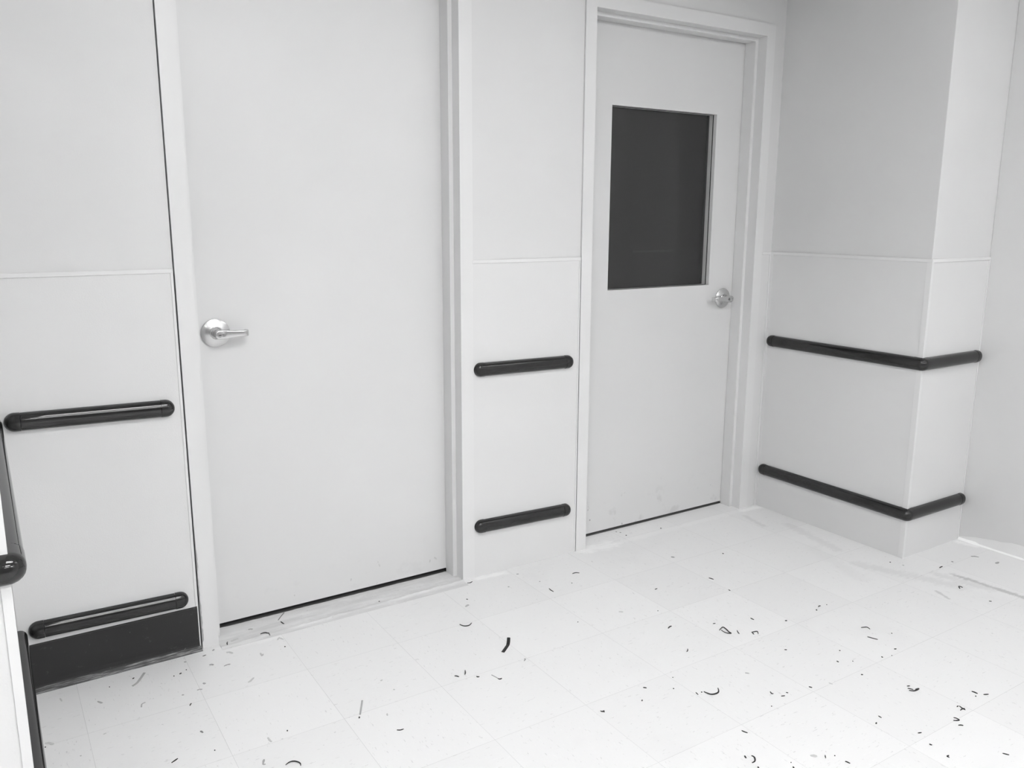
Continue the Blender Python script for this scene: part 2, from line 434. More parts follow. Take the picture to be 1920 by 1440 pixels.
# ------------------------------------------------------------------ wainscot sheets
YS = .003
def panel(name, label, faces, parts, loc):
    t = thing(name, loc, label, 'wall panel', 'wainscot sheets on the lower walls')
    b = nb()
    for f in faces: box(b, *f)
    obj('sheet', b, m_wains, t)
    for nm, bxs in parts:
        b = nb()
        for f in bxs: box(b, *f, bev=.0006, seg=1)
        obj(nm, b, m_trimv, t)
    return t
TB = .0125
panel('wainscot_panel', 'pale grey wall covering sheet left of the plain door, above the black baseboard',
      [(XL+.001, XA-.0045, YS, YW-.0002, .0, ZT-TB)],
      [('top_trim', [(XL+.001, XA-.0042, .0005, YW-.0002, ZT-TB, ZT)]), ('edge_trim', [(XA-.0125, XA-.0045, .0008, YW-.0002, .149, ZT-TB)])], (-1.02, YS, 0))
panel('wainscot_panel', 'narrow pale grey wall covering sheet between the two doors',
      [(XB+.0008, XC-.0035, YS, YW-.0002, .0, ZT-TB)],
      [('top_trim', [(XB+.0008, XC-.0025, .0005, YW-.0002, ZT-TB, ZT)]), ('edge_trim', [(XC-.0095, XC-.0035, .0008, YW-.0002, 0, ZT-TB)])], (.48, YS, 0))
e = .004
panel('wainscot_panel', 'pale grey wall covering sheet wrapping the corner column right of the windowed door',
      [(XD+.001, XE-e, YS, YW-.0002, 0, ZT-TB), (XE-e, XE-.0002, YF-e, YW-.0002, 0, ZT-TB), (XE-.0002, XG-.001, YF-e, YF-.0002, 0, ZT-TB)],
      [('top_trim', [(XD+.001, XE-e, 0, YW-.0002, ZT-TB, ZT), (XE-e-.0025, XE-.0002, YF-e-.0025, 0, ZT-TB, ZT), (XE-.0002, XG-.001, YF-e-.0025, YF-.0002, ZT-TB, ZT)]),
       ('inside_corner_trim', [(XE-e-.012, XE-e-.0022, 0.0, YS-.0001, 0, ZT-TB), (XE-e-.0022, XE-e-.0001, -.012, YS-.0001, 0, ZT-TB)]),
       ('corner_guard', [(XE-e-.0022, XE-e-.0001, YF-e-.0022, YF+.016, 0, ZT-TB), (XE-e-.0001, XE+.007, YF-e-.0022, YF-e-.0001, 0, ZT-TB)]),
       ('edge_trim', [(XG-.009, XG-.001, YF-e-.0022, YF-e-.0001, 0, ZT-TB)])], (XE, YF, 0))
panel('wainscot_panel', 'bright wall covering sheet on the near wall end at the left edge, behind the rails',
      [(-1.9, XL-.0005, YL-.004, YL-.0002, 0, ZT-TB)],
      [('corner_guard', [(XL-.0155, XL+.0005, YL-.0062, YL-.0041, 0, ZT-TB)]), ('top_trim', [(-1.9, XL, YL-.0062, YL-.0002, ZT-TB, ZT)])], (XL, YL, 0))

# ------------------------------------------------------------------ baseboard, sill, plaster band
t = thing('baseboard_left', ((XL+XA)/2, 0, 0), **S)
prof = [(YS-.0002, .0), (YS-.0002, .148), (.0005, .1465), (-.0005, .144), (-.0008, .03), (-.002, .018), (-.0045, .012), (-.0045, .0)]
obj('cove_face', sweep(nb(), [[(x, y, z) for y, z in prof] for x in (XL+.024, XA-.0085)]), m_base, t)
prof = [(-.0045, 0), (-.0045, .0125), (-.006, .0145), (-.0085, .0135), (-.0125, .006), (-.0165, .0025), (-.0175, 0)]
obj('cove_toe', sweep(nb(), [[(x, y, z) for y, z in prof] for x in (XL+.024, XA-.004)]), m_lip, t)
random.seed(8)
bm = ragged_strip(.004, .146, 30, lambda q: .0016+.0022*abs(math.sin(q*3.2+.3))*random.uniform(.7, 1.2), XA-.0088, -.0003)
o = obj('torn_paint_edge', bm, m_trimv, t); o['label'] = 'torn white paint edge'

# scraped strip under the plain door with the glue ridge along its front
bm = nb(); nx, ny = 130, 16; random.seed(3)
x0, x1 = XA+FW+.0, XB-FW-.0; yb, yf = .106, -.045
from mathutils import noise as mn
def sill_h(x, y):
    yr = -.030+.028*(x-x0)/(x1-x0)+.004*mn.noise(Vector((x*9, 1, 0)))
    h = .0022+.0012*mn.noise(Vector((x*14, y*30, 2)))
    h += .0044*math.exp(-((y-yr)/.0032)**2)*(.6+.9*abs(mn.noise(Vector((x*30, 0, 5)))))+.0012*max(0, mn.noise(Vector((x*60, y*90, 5))))
    if y < yr: h *= max(0, 1-(yr-y)/.014)
    return max(.00005, h)
G = []
for i in range(nx+1):
    row = []
    for j in range(ny*2+1):
        x = x0+(x1-x0)*i/nx; y = yf+(yb-yf)*j/(ny*2)
        if y < .0 and i in (0, nx): pass
        row.append(bm.verts.new((x, y, sill_h(x, y))))
    G.append(row)
for i in range(nx):
    for j in range(ny*2): bm.faces.new((G[i][j], G[i+1][j], G[i+1][j+1], G[i][j+1]))
bd = [e for e in bm.edges if e.is_boundary]
r = bmesh.ops.extrude_edge_only(bm, edges=bd)
for v in r['geom']:
    if isinstance(v, bmesh.types.BMVert): v.co.z = 0
tag(obj('trim_2', bm, m_sill, smooth='auto', origin=(-.27, .03, 0)), **S)

# bare plaster band left where the base was torn off the far right wall
bm = nb(); n = 60; lo_, hi_ = [], []
random.seed(12)
for i in range(n+1):
    y = YF-.002-(2.2)*i/n
    h = .030+.034*min(1, i/9)+.010*mn.noise(Vector((i*.35, 0, 0)))+.006*mn.noise(Vector((i*1.3, 4, 0)))
    if i < 4: h *= .4+.15*i
    lo_.append((y, 0)); hi_.append((y, h))
for i in range(n):
    q = [lo_[i], lo_[i+1], hi_[i+1], hi_[i]]
    bm.faces.new([bm.verts.new((XG-.0012, y, z)) for y, z in q])
bmesh.ops.remove_doubles(bm, verts=bm.verts, dist=1e-5)
r = bmesh.ops.extrude_face_region(bm, geom=list(bm.faces)); bmesh.ops.translate(bm, verts=[v for v in r['geom'] if isinstance(v, bmesh.types.BMVert)], vec=(.0011, 0, 0))
m_plaster = paint('bare_plaster', .76, .8, .1, .06, .5)
tag(obj('trim_3', bm, m_plaster, origin=(XG, -1.5, 0)), **S)
# caulk bead at its foot
bm = nb(); R = []
for i in range(90):
    y = YF-.006-1.6*i/89; s = (.006 if i < 5 else .0036)*(1+.35*mn.noise(Vector((i*.4, 2, 7))))
    R.append([(XG-.0014, y, 0.0), (XG-.0014, y, s*1.5), (XG-.0014-s*.8, y, s*.9), (XG-.0014-s*1.5, y, 0.0)])
tag(obj('trim_4', sweep(bm, R), paint('white_caulk', .88, .5, .3, .02), smooth='auto', origin=(XG, -1.5, 0)), **S)

# ------------------------------------------------------------------ bumper rails
PR, HZ = .024, .0255
def half(n=14, hz=HZ, pr=PR):
    """profile (out, dz), from bottom back to top back"""
    pts = []
    for k in range(n+1):
        a = -math.pi/2+math.pi*k/n
        c_, s_ = math.cos(a), math.sin(a)
        pts.append((pr*abs(c_)**.8, hz*math.copysign(abs(s_)**.92, s_)))
    return pts
def rail_ring(p, nrm, z, hz=HZ, pr=PR):
    return [(p[0]+nrm[0]*o, p[1]+nrm[1]*o, z+dz) for o, dz in half(hz=hz, pr=pr)]
def straight(bm, a, b, nrm, za, zb, hz=HZ, pr=PR):
    return sweep(bm, [rail_ring(a, nrm, za, hz, pr), rail_ring(b, nrm, zb, hz, pr)])
def end_cap(a, d, nrm, z, zslope, ln, hz, pr):
    """cap starting at a going along d for ln, finished by a rounded nose"""
    R = [rail_ring(a, nrm, z, hz, pr), rail_ring((a[0]+d[0]*(ln-hz), a[1]+d[1]*(ln-hz)), nrm, z+zslope*(ln-hz), hz, pr)]
    K = 10
    for k in range(1, K):
        t_ = k/K*math.pi/2; s_ = math.cos(t_); u = ln-hz+hz*math.sin(t_)
        R.append(rail_ring((a[0]+d[0]*u, a[1]+d[1]*u), nrm, z+zslope*u, hz*s_, pr*s_**.8))
    R.append(rail_ring((a[0]+d[0]*ln, a[1]+d[1]*ln), nrm, z+zslope*ln, hz*.06, pr*.12))
    return sweep(nb(), R)
RG = 'black bumper rails on the walls'
CAP = .040
def wall_rail(label, xa, xb, za, zb, yw=YS):
    t = thing('bumper_rail', ((xa+xb)/2, yw, (za+zb)/2), label, 'bumper rail', RG)
    sl = (zb-za)/(xb-xa); g_ = .0008
    z = lambda x: za+sl*(x-xa)
    straight_b = straight(nb(), (xa+CAP+g_, yw-.0002), (xb-CAP-g_, yw-.0002), (0, -1), z(xa+CAP), z(xb-CAP))
    obj('rail_cover', straight_b, m_rail, t, 'auto')
    obj('end_cap', end_cap((xa+CAP, yw-.0002), (-1, 0), (0, -1), z(xa+CAP), -sl, CAP, HZ+.0009, PR+.0009), m_rail, t, 'auto')
    obj('end_cap', end_cap((xb-CAP, yw-.0002), (1, 0), (0, -1), z(xb-CAP), sl, CAP, HZ+.0009, PR+.0009), m_rail, t, 'auto')
    return t
wall_rail('glossy black bumper rail left of the plain door, upper one at waist height', -1.250, -.806, .811, .802)
wall_rail('glossy black bumper rail left of the plain door, lower one right above the black baseboard', -1.250, -.809, .191, .183)
wall_rail('short black bumper rail between the two doors, upper one', .2385, .689, .816, .809)
wall_rail('short black bumper rail between the two doors, lower one', .238, .689, .205, .194)
def arc_corner(cx, cy, a0, a1, z, hz, pr, lead0, lead1, d0, d1, n=10):
    """rail sections turning about the wall corner (cx,cy); normals sweep a0->a1"""
    R = []
    n0 = (math.cos(a0), math.sin(a0)); n1 = (math.cos(a1), math.sin(a1))
    R.append(rail_ring((cx+d0[0]*lead0, cy+d0[1]*lead0), n0, z, hz, pr))
    for k in range(n+1):
        a = a0+(a1-a0)*k/n; R.append(rail_ring((cx, cy), (math.cos(a), math.sin(a)), z, hz, pr))
    R.append(rail_ring((cx+d1[0]*lead1, cy+d1[1]*lead1), n1, z, hz, pr))
    return sweep(nb(), R)
def column_rail(label, z, ys, xe):
    cx, cy = XE-e-.0005, YF-e-.0005
    t = thing('bumper_rail', (cx, cy, z), label, 'bumper rail', RG)
    ld = .028
    obj('rail_cover', straight(nb(), (cx, ys-CAP-.0008), (cx, cy+ld+.0008), (-1, 0), z, z), m_rail, t, 'auto')
    obj('end_cap', end_cap((cx, ys-CAP), (0, 1), (-1, 0), z, 0, CAP, HZ+.0009, PR+.0009), m_rail, t, 'auto')
    obj('corner_cap', arc_corner(cx+.006, cy+.006, math.pi, 1.5*math.pi, z, HZ+.0009, PR+.0069, ld, ld, (0, 1), (1, 0)), m_rail, t, 'auto')
    obj('rail_cover', straight(nb(), (cx+ld+.0008, cy), (xe-CAP-.0008, cy), (0, -1), z, z), m_rail, t, 'auto')
    obj('end_cap', end_cap((xe-CAP, cy), (1, 0), (0, -1), z, 0, CAP, HZ+.0009, PR+.0009), m_rail, t, 'auto')
column_rail('black bumper rail bent around the corner column, upper one', .8095, -.010, XG-.006)
column_rail('black bumper rail bent around the corner column, lower one near the floor', .189, -.010, XG-.006)
def end_rail(label, z):
    cx, cy = XL+.0005, YL-.0045
    t = thing('bumper_rail', (cx, cy, z), label, 'bumper rail', RG); ld = .05
    obj('rail_cover', straight(nb(), (cx, cy+ld+.0008), (cx, YS-.029-CAP*0), (1, 0), z, z), m_rail, t, 'auto')
    obj('corner_cap', arc_corner(cx-.006, cy+.006, 0, -.5*math.pi, z, HZ+.0009, PR+.0069, ld, ld, (0, 1), (-1, 0)), m_rail, t, 'auto')
    obj('rail_cover', straight(nb(), (cx-ld-.0008, cy), (-1.85, cy), (0, -1), z, z), m_rail, t, 'auto')
end_rail('upper black bumper rail wrapping the near wall end at the left edge', .810)
end_rail('lower black bumper rail along the near wall end at the left edge', .187)

# ------------------------------------------------------------------ debris on the floor
# (kind, half width, points, label)
DEBRIS = [
    ('g', 0.004, [(-1.0051, -0.1171), (-0.988, -0.1016), (-0.9623, -0.0567)], 'thin pale grey curved sliver on the floor just below the black baseboard'),
    ('s', 0.002, [(-0.9988, -0.0751), (-0.9933, -0.0716)], 'short black crumb beside the pale sliver below the black baseboard'),
    ('t', 0.002, [(-0.8733, -0.1224), (-0.8674, -0.1189)], 'small black dash, middle one of three specks before the right end of the black baseboard'),
    ('t', 0.002, [(-0.8913, -0.1253), (-0.8886, -0.1246)], 'tiny black speck, left one of three before the right end of the black baseboard'),
    ('t', 0.0018, [(-0.8518, -0.1082), (-0.8495, -0.1073)], 'tiny black speck, right one of three before the right end of the black baseboard'),
    ('t', 0.0018, [(-1.0647, -0.0863), (-1.0623, -0.0867)], 'lone black speck close below the black baseboard, left of the curved sliver'),
    ('s', 0.0019, [(-0.979, -0.5545), (-0.9693, -0.5488), (-0.962, -0.5449)], 'pointed black shaving near the lower edge of the photo, left of the long arc shaving'),
    ('t', 0.0017, [(-1.2469, -0.3094), (-1.2446, -0.3108)], 'black speck touching the pale smudge-like chip beside the lower left rail'),
    ('c', 0.0027, [(-0.8853, -0.4534), (-0.8815, -0.4653)], 'dark grey chip on the open floor below the left door frame foot'),
    ('c', 0.0038, [(-1.2456, -0.2905), (-1.2352, -0.2953), (-1.227, -0.3077)], 'pale grey smudge-like chip near the black lower rail at far left'),
    ('c', 0.0035, [(-0.7839, -0.1166), (-0.7773, -0.1158), (-0.7736, -0.1231)], 'grey diamond shaped chip below the foot of the left door frame'),
    ('c', 0.0022, [(-0.7472, -0.1472), (-0.7355, -0.1434), (-0.7275, -0.146)], 'long narrow grey chip on the floor below the left end of the door sill'),
    ('t', 0.0016, [(-0.8739, -0.5591), (-0.8729, -0.5623)], 'lone tiny speck right of the pointed black shaving at the lower left'),
    ('s', 0.0019, [(-0.5945, -0.0096), (-0.582, -0.0092), (-0.573, -0.0208), (-0.5691, -0.0327)], 'arched black shaving lying across the ridge of the left door sill'),
    ('s', 0.0022, [(-0.5103, 0.0404), (-0.5082, 0.029), (-0.5051, 0.0195)], 'short black shaving on the left door sill, beside the grey stick'),
    ('g', 0.0018, [(-0.5143, 0.0556), (-0.4978, 0.0786), (-0.4795, 0.0998)], 'thin dark grey stick leaning away on the left door sill'),
    ('s', 0.0021, [(-0.7003, -0.0038), (-0.704, -0.0128), (-0.7055, -0.0244)], 'tiny upright black squiggle by the left end of the door sill'),
    ('t', 0.0021, [(-0.55, -0.1279), (-0.5499, -0.1324)], 'tiny black speck on a grout line just below the left door sill'),
    ('s', 0.0023, [(-0.496, -0.6222), (-0.4991, -0.6286)], 'black stub at the lower end of the long pale grey strip'),
    ('g', 0.0025, [(-0.4578, -0.5507), (-0.4742, -0.5825), (-0.4905, -0.6131)], 'long straight pale grey strip on the floor below the left door'),
    ('s', 0.0016, [(-0.4341, -0.7343), (-0.4256, -0.7397), (-0.4161, -0.7402)], 'slightly curved black dash on the floor right of the long pale grey strip'),
    ('t', 0.0018, [(-0.6858, -0.5762), (-0.6868, -0.5804)], 'black speck above the long arc shaving at the lower edge of the photo'),
    ('s', 0.0017, [(-0.7358, -0.7185), (-0.7247, -0.7137), (-0.714, -0.7163), (-0.7055, -0.7259), (-0.7026, -0.7347), (-0.7043, -0.7419)], 'long black arc shaving at the lower edge of the photo'),
    ('c', 0.0023, [(-0.7755, -0.6661), (-0.783, -0.6839), (-0.7776, -0.6873)], 'grey triangular chip left of the long arc shaving at the lower edge'),
    ('s', 0.0021, [(0.003, -0.3001), (0.0064, -0.3147), (0.0135, -0.3229), (0.0273, -0.3241), (0.0427, -0.3125)], 'black smile shaped shaving on the floor below the right end of the door sill'),
    ('s', 0.0019, [(0.1871, -0.0271), (0.198, -0.0308), (0.2104, -0.0262)], 'thin black shaving at the foot of the frame between left door and middle panel'),
    ('s', 0.0021, [(-0.1698, -0.5784), (-0.1644, -0.5827), (-0.1607, -0.59)], 'small black dash, left one of the cluster below the bent black strip'),
    ('s', 0.0019, [(-0.1264, -0.5667), (-0.1324, -0.579), (-0.1394, -0.5886)], 'small upright black shaving in the cluster below the bent black strip'),
    ('c', 0.0038, [(0.0857, -0.195), (0.0948, -0.1897), (0.1032, -0.1867)], 'grey chip above the smile shaped shaving'),
    ('t', 0.0018, [(0.1177, -0.1439), (0.1205, -0.1499)], 'tiny black speck directly above the grey chip over the smile shaped shaving'),
    ('t', 0.002, [(-0.1634, 0.0045), (-0.1588, 0.003)], 'black speck lying on the ridge of the left door sill, right half'),
    ('c', 0.0026, [(-0.3706, -0.4841), (-0.3638, -0.4796)], 'small grey chip on the floor above the long pale grey strip'),
    ('c', 0.0022, [(-0.3568, -0.545), (-0.3551, -0.5507)], 'tiny grey chip right of the top of the long pale grey strip'),
    ('c', 0.0033, [(-0.6202, 0.0426), (-0.6129, 0.0441), (-0.6067, 0.0378)], 'grey flat chip on the left part of the door sill'),
    ('c', 0.0042, [(-0.6894, -0.006), (-0.6772, -0.001), (-0.6645, 0.0015)], 'large pale grey flake at the left end of the door sill'),
    ('c', 0.0038, [(-0.72, -0.0675), (-0.7111, -0.0687), (-0.7041, -0.083)], 'oval pale grey flake on the tile below the left end of the door sill'),
    ('c', 0.0027, [(-0.5571, -0.0742), (-0.5484, -0.0622), (-0.5397, -0.0817)], 'pale grey hooked flake on the tile below the middle left of the door sill'),
    ('c', 0.0022, [(-0.6285, -0.1273), (-0.6299, -0.1481), (-0.623, -0.1373)], 'faint grey v shaped flake on the tile below the left door sill'),
    ('c', 0.0024, [(-0.7398, -0.5796), (-0.7392, -0.5937), (-0.7369, -0.6043)], 'faint grey two pronged flake above the long arc shaving'),
    ('c', 0.003, [(-0.7101, -0.2787), (-0.7029, -0.2765), (-0.6877, -0.2618)], 'faint grey flake on the tile below the left door, near the left grout line'),
    ('c', 0.0024, [(-0.4238, -0.6484), (-0.4273, -0.658)], 'faint grey chip right of the black stub'),
    ('s', 0.0021, [(0.5782, -0.1725), (0.5887, -0.1705), (0.5972, -0.1724), (0.6058, -0.1812)], 'bent black shaving on the floor in front of the middle panel, farther right one'),
    ('s', 0.0019, [(0.4245, -0.2325), (0.422, -0.2482), (0.423, -0.2629)], 'thin slanted black shaving in front of the middle panel'),
    ('b', 0.0056, [(0.0294, -0.5364), (0.0526, -0.5184), (0.0704, -0.5035), (0.083, -0.4873)], 'wide bent black rubber strip in the middle of the floor'),
    ('s', 0.0021, [(-0.1141, -0.6155), (-0.1123, -0.6208), (-0.1078, -0.6215)], 'small black crumb, right one of the cluster below the bent black strip'),
    ('g', 0.0014, [(-0.0712, -0.6332), (-0.0674, -0.647), (-0.0642, -0.6624)], 'thin grey whisker joined to a black hook below the bent black strip'),
    ('s', 0.0021, [(-0.0658, -0.6624), (-0.0616, -0.6671), (-0.0549, -0.6662)], 'black hook at the end of the grey whisker'),
    ('c', 0.0021, [(0.0655, -0.6069), (0.0673, -0.6103), (0.0582, -0.6179)], 'small grey triangular chip beside a grout line right of the bent black strip'),
    ('c', 0.0045, [(0.5263, -0.5168), (0.5378, -0.5269)], 'pale grey rectangular chip on the floor in front of the windowed door'),
    ('t', 0.0021, [(0.3557, -0.5012), (0.3568, -0.5033)], 'lone black speck right of the middle, above the grout crossing behind the bent strip'),
    ('s', 0.0025, [(0.5889, -0.7017), (0.6006, -0.6961), (0.6103, -0.6957)], 'comma shaped black shaving left of the black loop'),
    ('s', 0.002, [(0.7427, -0.7592), (0.7516, -0.7622)], 'small black dash just above the black loop'),
    ('s', 0.0021, [(0.7272, -0.8042), (0.7436, -0.7978), (0.7531, -0.7972), (0.7498, -0.8145), (0.7439, -0.8312), (0.7428, -0.842), (0.7334, -0.8335), (0.7309, -0.8218), (0.7334, -0.8068)], 'black looped shaving in the middle right of the floor'),
    ('s', 0.0018, [(0.7769, -0.8367), (0.7697, -0.8475), (0.7655, -0.8575)], 'thin black shaving right beside the black loop'),
    ('s', 0.0017, [(0.5469, -0.8378), (0.541, -0.8446), (0.5321, -0.8495)], 'tiny black crescent between the loop and the large open curl'),
    ('s', 0.0028, [(1.0032, -0.4849), (1.0067, -0.4938), (1.0086, -0.505)], 'short thick black dash on the far floor in front of the windowed door'),
    ('s', 0.0019, [(0.7564, -0.4503), (0.7693, -0.4489)], 'tiny black shaving left of the thick dash on the far floor'),
    ('s', 0.0019, [(0.9888, -0.5994), (0.9887, -0.6088)], 'tiny black shaving right of the thick dash on the far floor'),
    ('s', 0.0024, [(0.2737, -0.9328), (0.281, -0.9404)], 'short thick black dash left of the large open curl'),
    ('t', 0.0018, [(0.2233, -0.9847), (0.2282, -0.9812)], 'tiny black speck below the thick dash left of the large open curl'),
    ('t', 0.0017, [(0.3865, -0.9382), (0.3879, -0.9402)], 'tiny black speck above the large open curl, the upper one of two'),
    ('t', 0.0017, [(0.3448, -0.9846), (0.3479, -0.9865)], 'tiny black speck above the large open curl, the lower one of two'),
    ('s', 0.0026, [(0.4105, -1.0456), (0.4123, -1.0564), (0.4166, -1.0678), (0.4275, -1.0727), (0.4406, -1.0723), (0.4511, -1.0653), (0.4597, -1.054)], 'large open black curl on the near floor right of the middle'),
    ('s', 0.0014, [(0.3874, -1.0358), (0.386, -1.0417), (0.3847, -1.0486)], 'thin black shaving at the left tip of the large open curl'),
    ('t', 0.0019, [(0.4012, -1.0436), (0.4051, -1.0441)], 'black speck between the left tip of the large open curl and the thin shaving'),
    ('s', 0.0021, [(0.0911, -0.9599), (0.0936, -0.9651), (0.0997, -0.9653), (0.0954, -0.9706)], 'small black t shaped crumb beside a grout line at the lower middle'),
    ('t', 0.002, [(0.6467, -0.5855), (0.6482, -0.5879)], 'tiny black speck on the floor left above the comma shaped shaving'),
    ('c', 0.0027, [(0.4283, -0.1607), (0.4316, -0.1644)], 'small grey chip in front of the middle panel, nearest the panel'),
    ('c', 0.0027, [(0.3048, -0.1351), (0.3032, -0.142)], 'small grey chip in front of the left end of the middle panel'),
    ('t', 0.0023, [(0.5243, -0.2389), (0.5268, -0.2405)], 'tiny speck below the bent black shaving in front of the middle panel'),
    ('c', 0.0032, [(0.3908, -0.0584), (0.3993, -0.062)], 'grey chip close under the lower edge of the middle panel'),
    ('s', 0.0029, [(1.8559, -0.9076), (1.8675, -0.9059), (1.8792, -0.9061)], 'short black shaving on the floor in front of the column front face'),
    ('s', 0.0026, [(1.7546, -1.0436), (1.7373, -1.0583)], 'left leg of a small black chevron of two shavings on the scuffed floor'),
    ('s', 0.0024, [(1.7556, -1.0443), (1.7576, -1.0503), (1.7556, -1.0587)], 'right leg of a small black chevron of two shavings on the scuffed floor'),
    ('s', 0.0021, [(1.7252, -1.1736), (1.7309, -1.1801)], 'faint black dash near the right edge of the photo, on the scuffed floor'),
    ('s', 0.0021, [(1.1572, -0.8707), (1.1662, -0.8678), (1.1705, -0.8704)], 'hooked black shaving, upper one of a small trio on the far floor'),
    ('s', 0.0025, [(1.1332, -0.88), (1.1295, -0.8862)], 'black crumb, lowest of a small trio on the far floor'),
    ('s', 0.0021, [(1.1975, -0.8744), (1.1973, -0.8772)], 'black speck, rightmost of a small trio on the far floor'),
    ('s', 0.002, [(0.8842, -0.7999), (0.8843, -0.8068), (0.8845, -0.815)], 'short black shaving above the black three pronged shaving'),
    ('s', 0.0028, [(0.9707, -0.8773), (0.9776, -0.8803)], 'small black crumb on a grout line on the middle right floor'),
    ('s', 0.0021, [(0.8075, -0.8725), (0.8184, -0.8743), (0.829, -0.8784), (0.8195, -0.8915)], 'black arched prong shaving right of the black loop'),
    ('s', 0.0019, [(0.8093, -0.8736), (0.8038, -0.8866)], 'short black shaving crossing under the arched prong'),
    ('s', 0.0019, [(0.8091, -1.0088), (0.8152, -1.0137)], 'small black dash below the crumb on the grout line'),
    ('s', 0.0018, [(1.1512, -1.0489), (1.1608, -1.0524), (1.1707, -1.0586), (1.1671, -1.0719)], 'bent thin black shaving above the straight black dash'),
    ('s', 0.002, [(1.1126, -1.0997), (1.1182, -1.1144), (1.1251, -1.1298)], 'straight black dash on the right floor'),
    ('t', 0.0022, [(1.2019, -1.1283), (1.2045, -1.1299)], 'black speck right of the bent thin shaving and the straight dash'),
    ('s', 0.0024, [(1.1141, -1.1961), (1.1215, -1.1996)], 'short black dash beside the grout line right of the straight dash'),
    ('t', 0.0019, [(1.0356, -1.2033), (1.0355, -1.2088)], 'black speck left below the short dash beside the grout line on the right'),
    ('t', 0.002, [(1.0701, -1.2158), (1.0713, -1.2177)], 'black speck right on the grout line below the short dash on the right'),
    ('t', 0.0017, [(0.954, -1.107), (0.9578, -1.1094)], 'faint tiny speck above the black crumb left of the grout crossing on the right'),
    ('s', 0.0023, [(0.892, -1.1442), (0.8917, -1.1518)], 'black crumb left of the crossing of two grout lines on the right floor'),
    ('t', 0.0017, [(0.9332, -1.1713), (0.9353, -1.1726)], 'faint tiny speck right of the black crumb, left of the grout crossing on the right'),
    ('s', 0.0022, [(0.8866, -1.2347), (0.8911, -1.2385)], 'small black dash just above a grout line on the right floor'),
    ('s', 0.002, [(0.6951, -1.1936), (0.697, -1.1977), (0.6992, -1.2021)], 'short black shaving right above the crossing of two grout lines'),
    ('c', 0.0024, [(0.7643, -1.2111), (0.7677, -1.2223)], 'pale grey chip on the grout line right of the large open curl'),
    ('c', 0.003, [(0.594, -1.0377), (0.6018, -1.0468)], 'grey chip right above the large open curl'),
    ('s', 0.0019, [(0.5761, -1.15), (0.5721, -1.1591), (0.5757, -1.1623)], 'black hooked crumb right of the large open curl'),
    ('s', 0.0014, [(0.6124, -1.1777), (0.6159, -1.1828)], 'thin black fleck, upper one of a pair right of the large open curl'),
    ('s', 0.0016, [(0.5846, -1.1833), (0.5959, -1.1875)], 'thin black fleck, lower one of a pair right of the large open curl'),
    ('t', 0.0017, [(0.5203, -1.2017), (0.5203, -1.2044)], 'lone black speck below the black hooked crumb right of the large open curl'),
    ('s', 0.0018, [(0.3592, -1.2379), (0.361, -1.2457), (0.3647, -1.2538)], 'wavy black shaving on the near floor above the black c shaped curl'),
    ('s', 0.0023, [(0.2825, -1.3178), (0.2803, -1.3225), (0.2786, -1.3266)], 'thick short black crumb left of the black c shaped curl'),
    ('s', 0.0022, [(0.2975, -1.3273), (0.2997, -1.3332), (0.2955, -1.3411), (0.2867, -1.3474), (0.2769, -1.3478)], 'black c shaped curl near the lower edge of the photo'),
    ('c', 0.0048, [(0.4281, -1.4083), (0.4415, -1.419)], 'pale grey rectangular flake near the lower edge of the photo'),
    ('s', 0.0014, [(0.4617, -1.428), (0.4531, -1.4369)], 'thin black fleck right of the pale rectangular flake'),
    ('s', 0.0019, [(0.484, -1.472), (0.4863, -1.4772), (0.4877, -1.484)], 'black dash near the lower edge, right of the pale rectangular flake'),
    ('t', 0.0014, [(0.4803, -1.442), (0.4822, -1.444)], 'faint speck right of the thin fleck beside the pale rectangular flake'),
    ('s', 0.0014, [(0.7367, -1.3957), (0.7363, -1.4008), (0.736, -1.4058)], 'thin black fleck on the near right floor, upper one of a pair'),
    ('s', 0.0024, [(0.6973, -1.4143), (0.7041, -1.4125)], 'black crumb on the near right floor, lower one of a pair'),
    ('s', 0.0017, [(0.7561, -1.5017), (0.7663, -1.5057)], 'small black dash on the near right floor below the v shaped shaving'),
    ('s', 0.002, [(0.7374, -1.5464), (0.7367, -1.5499), (0.7392, -1.5523)], 'black crumb near the lower right grout line'),
    ('s', 0.0017, [(0.7341, -1.6016), (0.7269, -1.6008), (0.7268, -1.6068)], 'tiny black hook on the lower right floor'),
    ('s', 0.0017, [(0.8616, -1.6715), (0.8652, -1.6776), (0.8691, -1.6846)], 'straight black dash at the lower right corner of the photo'),
    ('s', 0.002, [(0.8841, -1.5406), (0.891, -1.5441), (0.8943, -1.5488)], 'short black dash just below the v shaped shaving'),
    ('s', 0.002, [(0.9077, -1.5133), (0.9115, -1.5192), (0.9102, -1.5279), (0.9007, -1.5254), (0.8944, -1.5206)], 'v shaped black shaving on the lower right floor'),
    ('s', 0.0018, [(0.9777, -1.4902), (0.9743, -1.499), (0.9723, -1.5105)], 'long stroke of the black x shaped pair of shavings'),
    ('s', 0.0018, [(0.978, -1.5059), (0.9712, -1.5025), (0.9588, -1.5037)], 'short stroke of the black x shaped pair of shavings'),
    ('s', 0.0016, [(0.9675, -1.4883), (0.9751, -1.4885)], 'tiny fleck at the upper end of the black x shaped pair'),
    ('s', 0.0026, [(1.0822, -1.4672), (1.0851, -1.4748), (1.0851, -1.4835)], 'thick black dash near the right edge of the photo, left one of a pair'),
    ('s', 0.0023, [(1.0949, -1.4955), (1.109, -1.5025)], 'thin level black dash near the right edge of the photo, right one of a pair'),
    ('t', 0.0019, [(1.0687, -1.4866), (1.0662, -1.4889)], 'black speck right below the thick dash near the right edge of the photo'),
    ('s', 0.0019, [(0.9459, -1.3487), (0.9546, -1.3521)], 'short black dash above the double black curl on the right floor'),
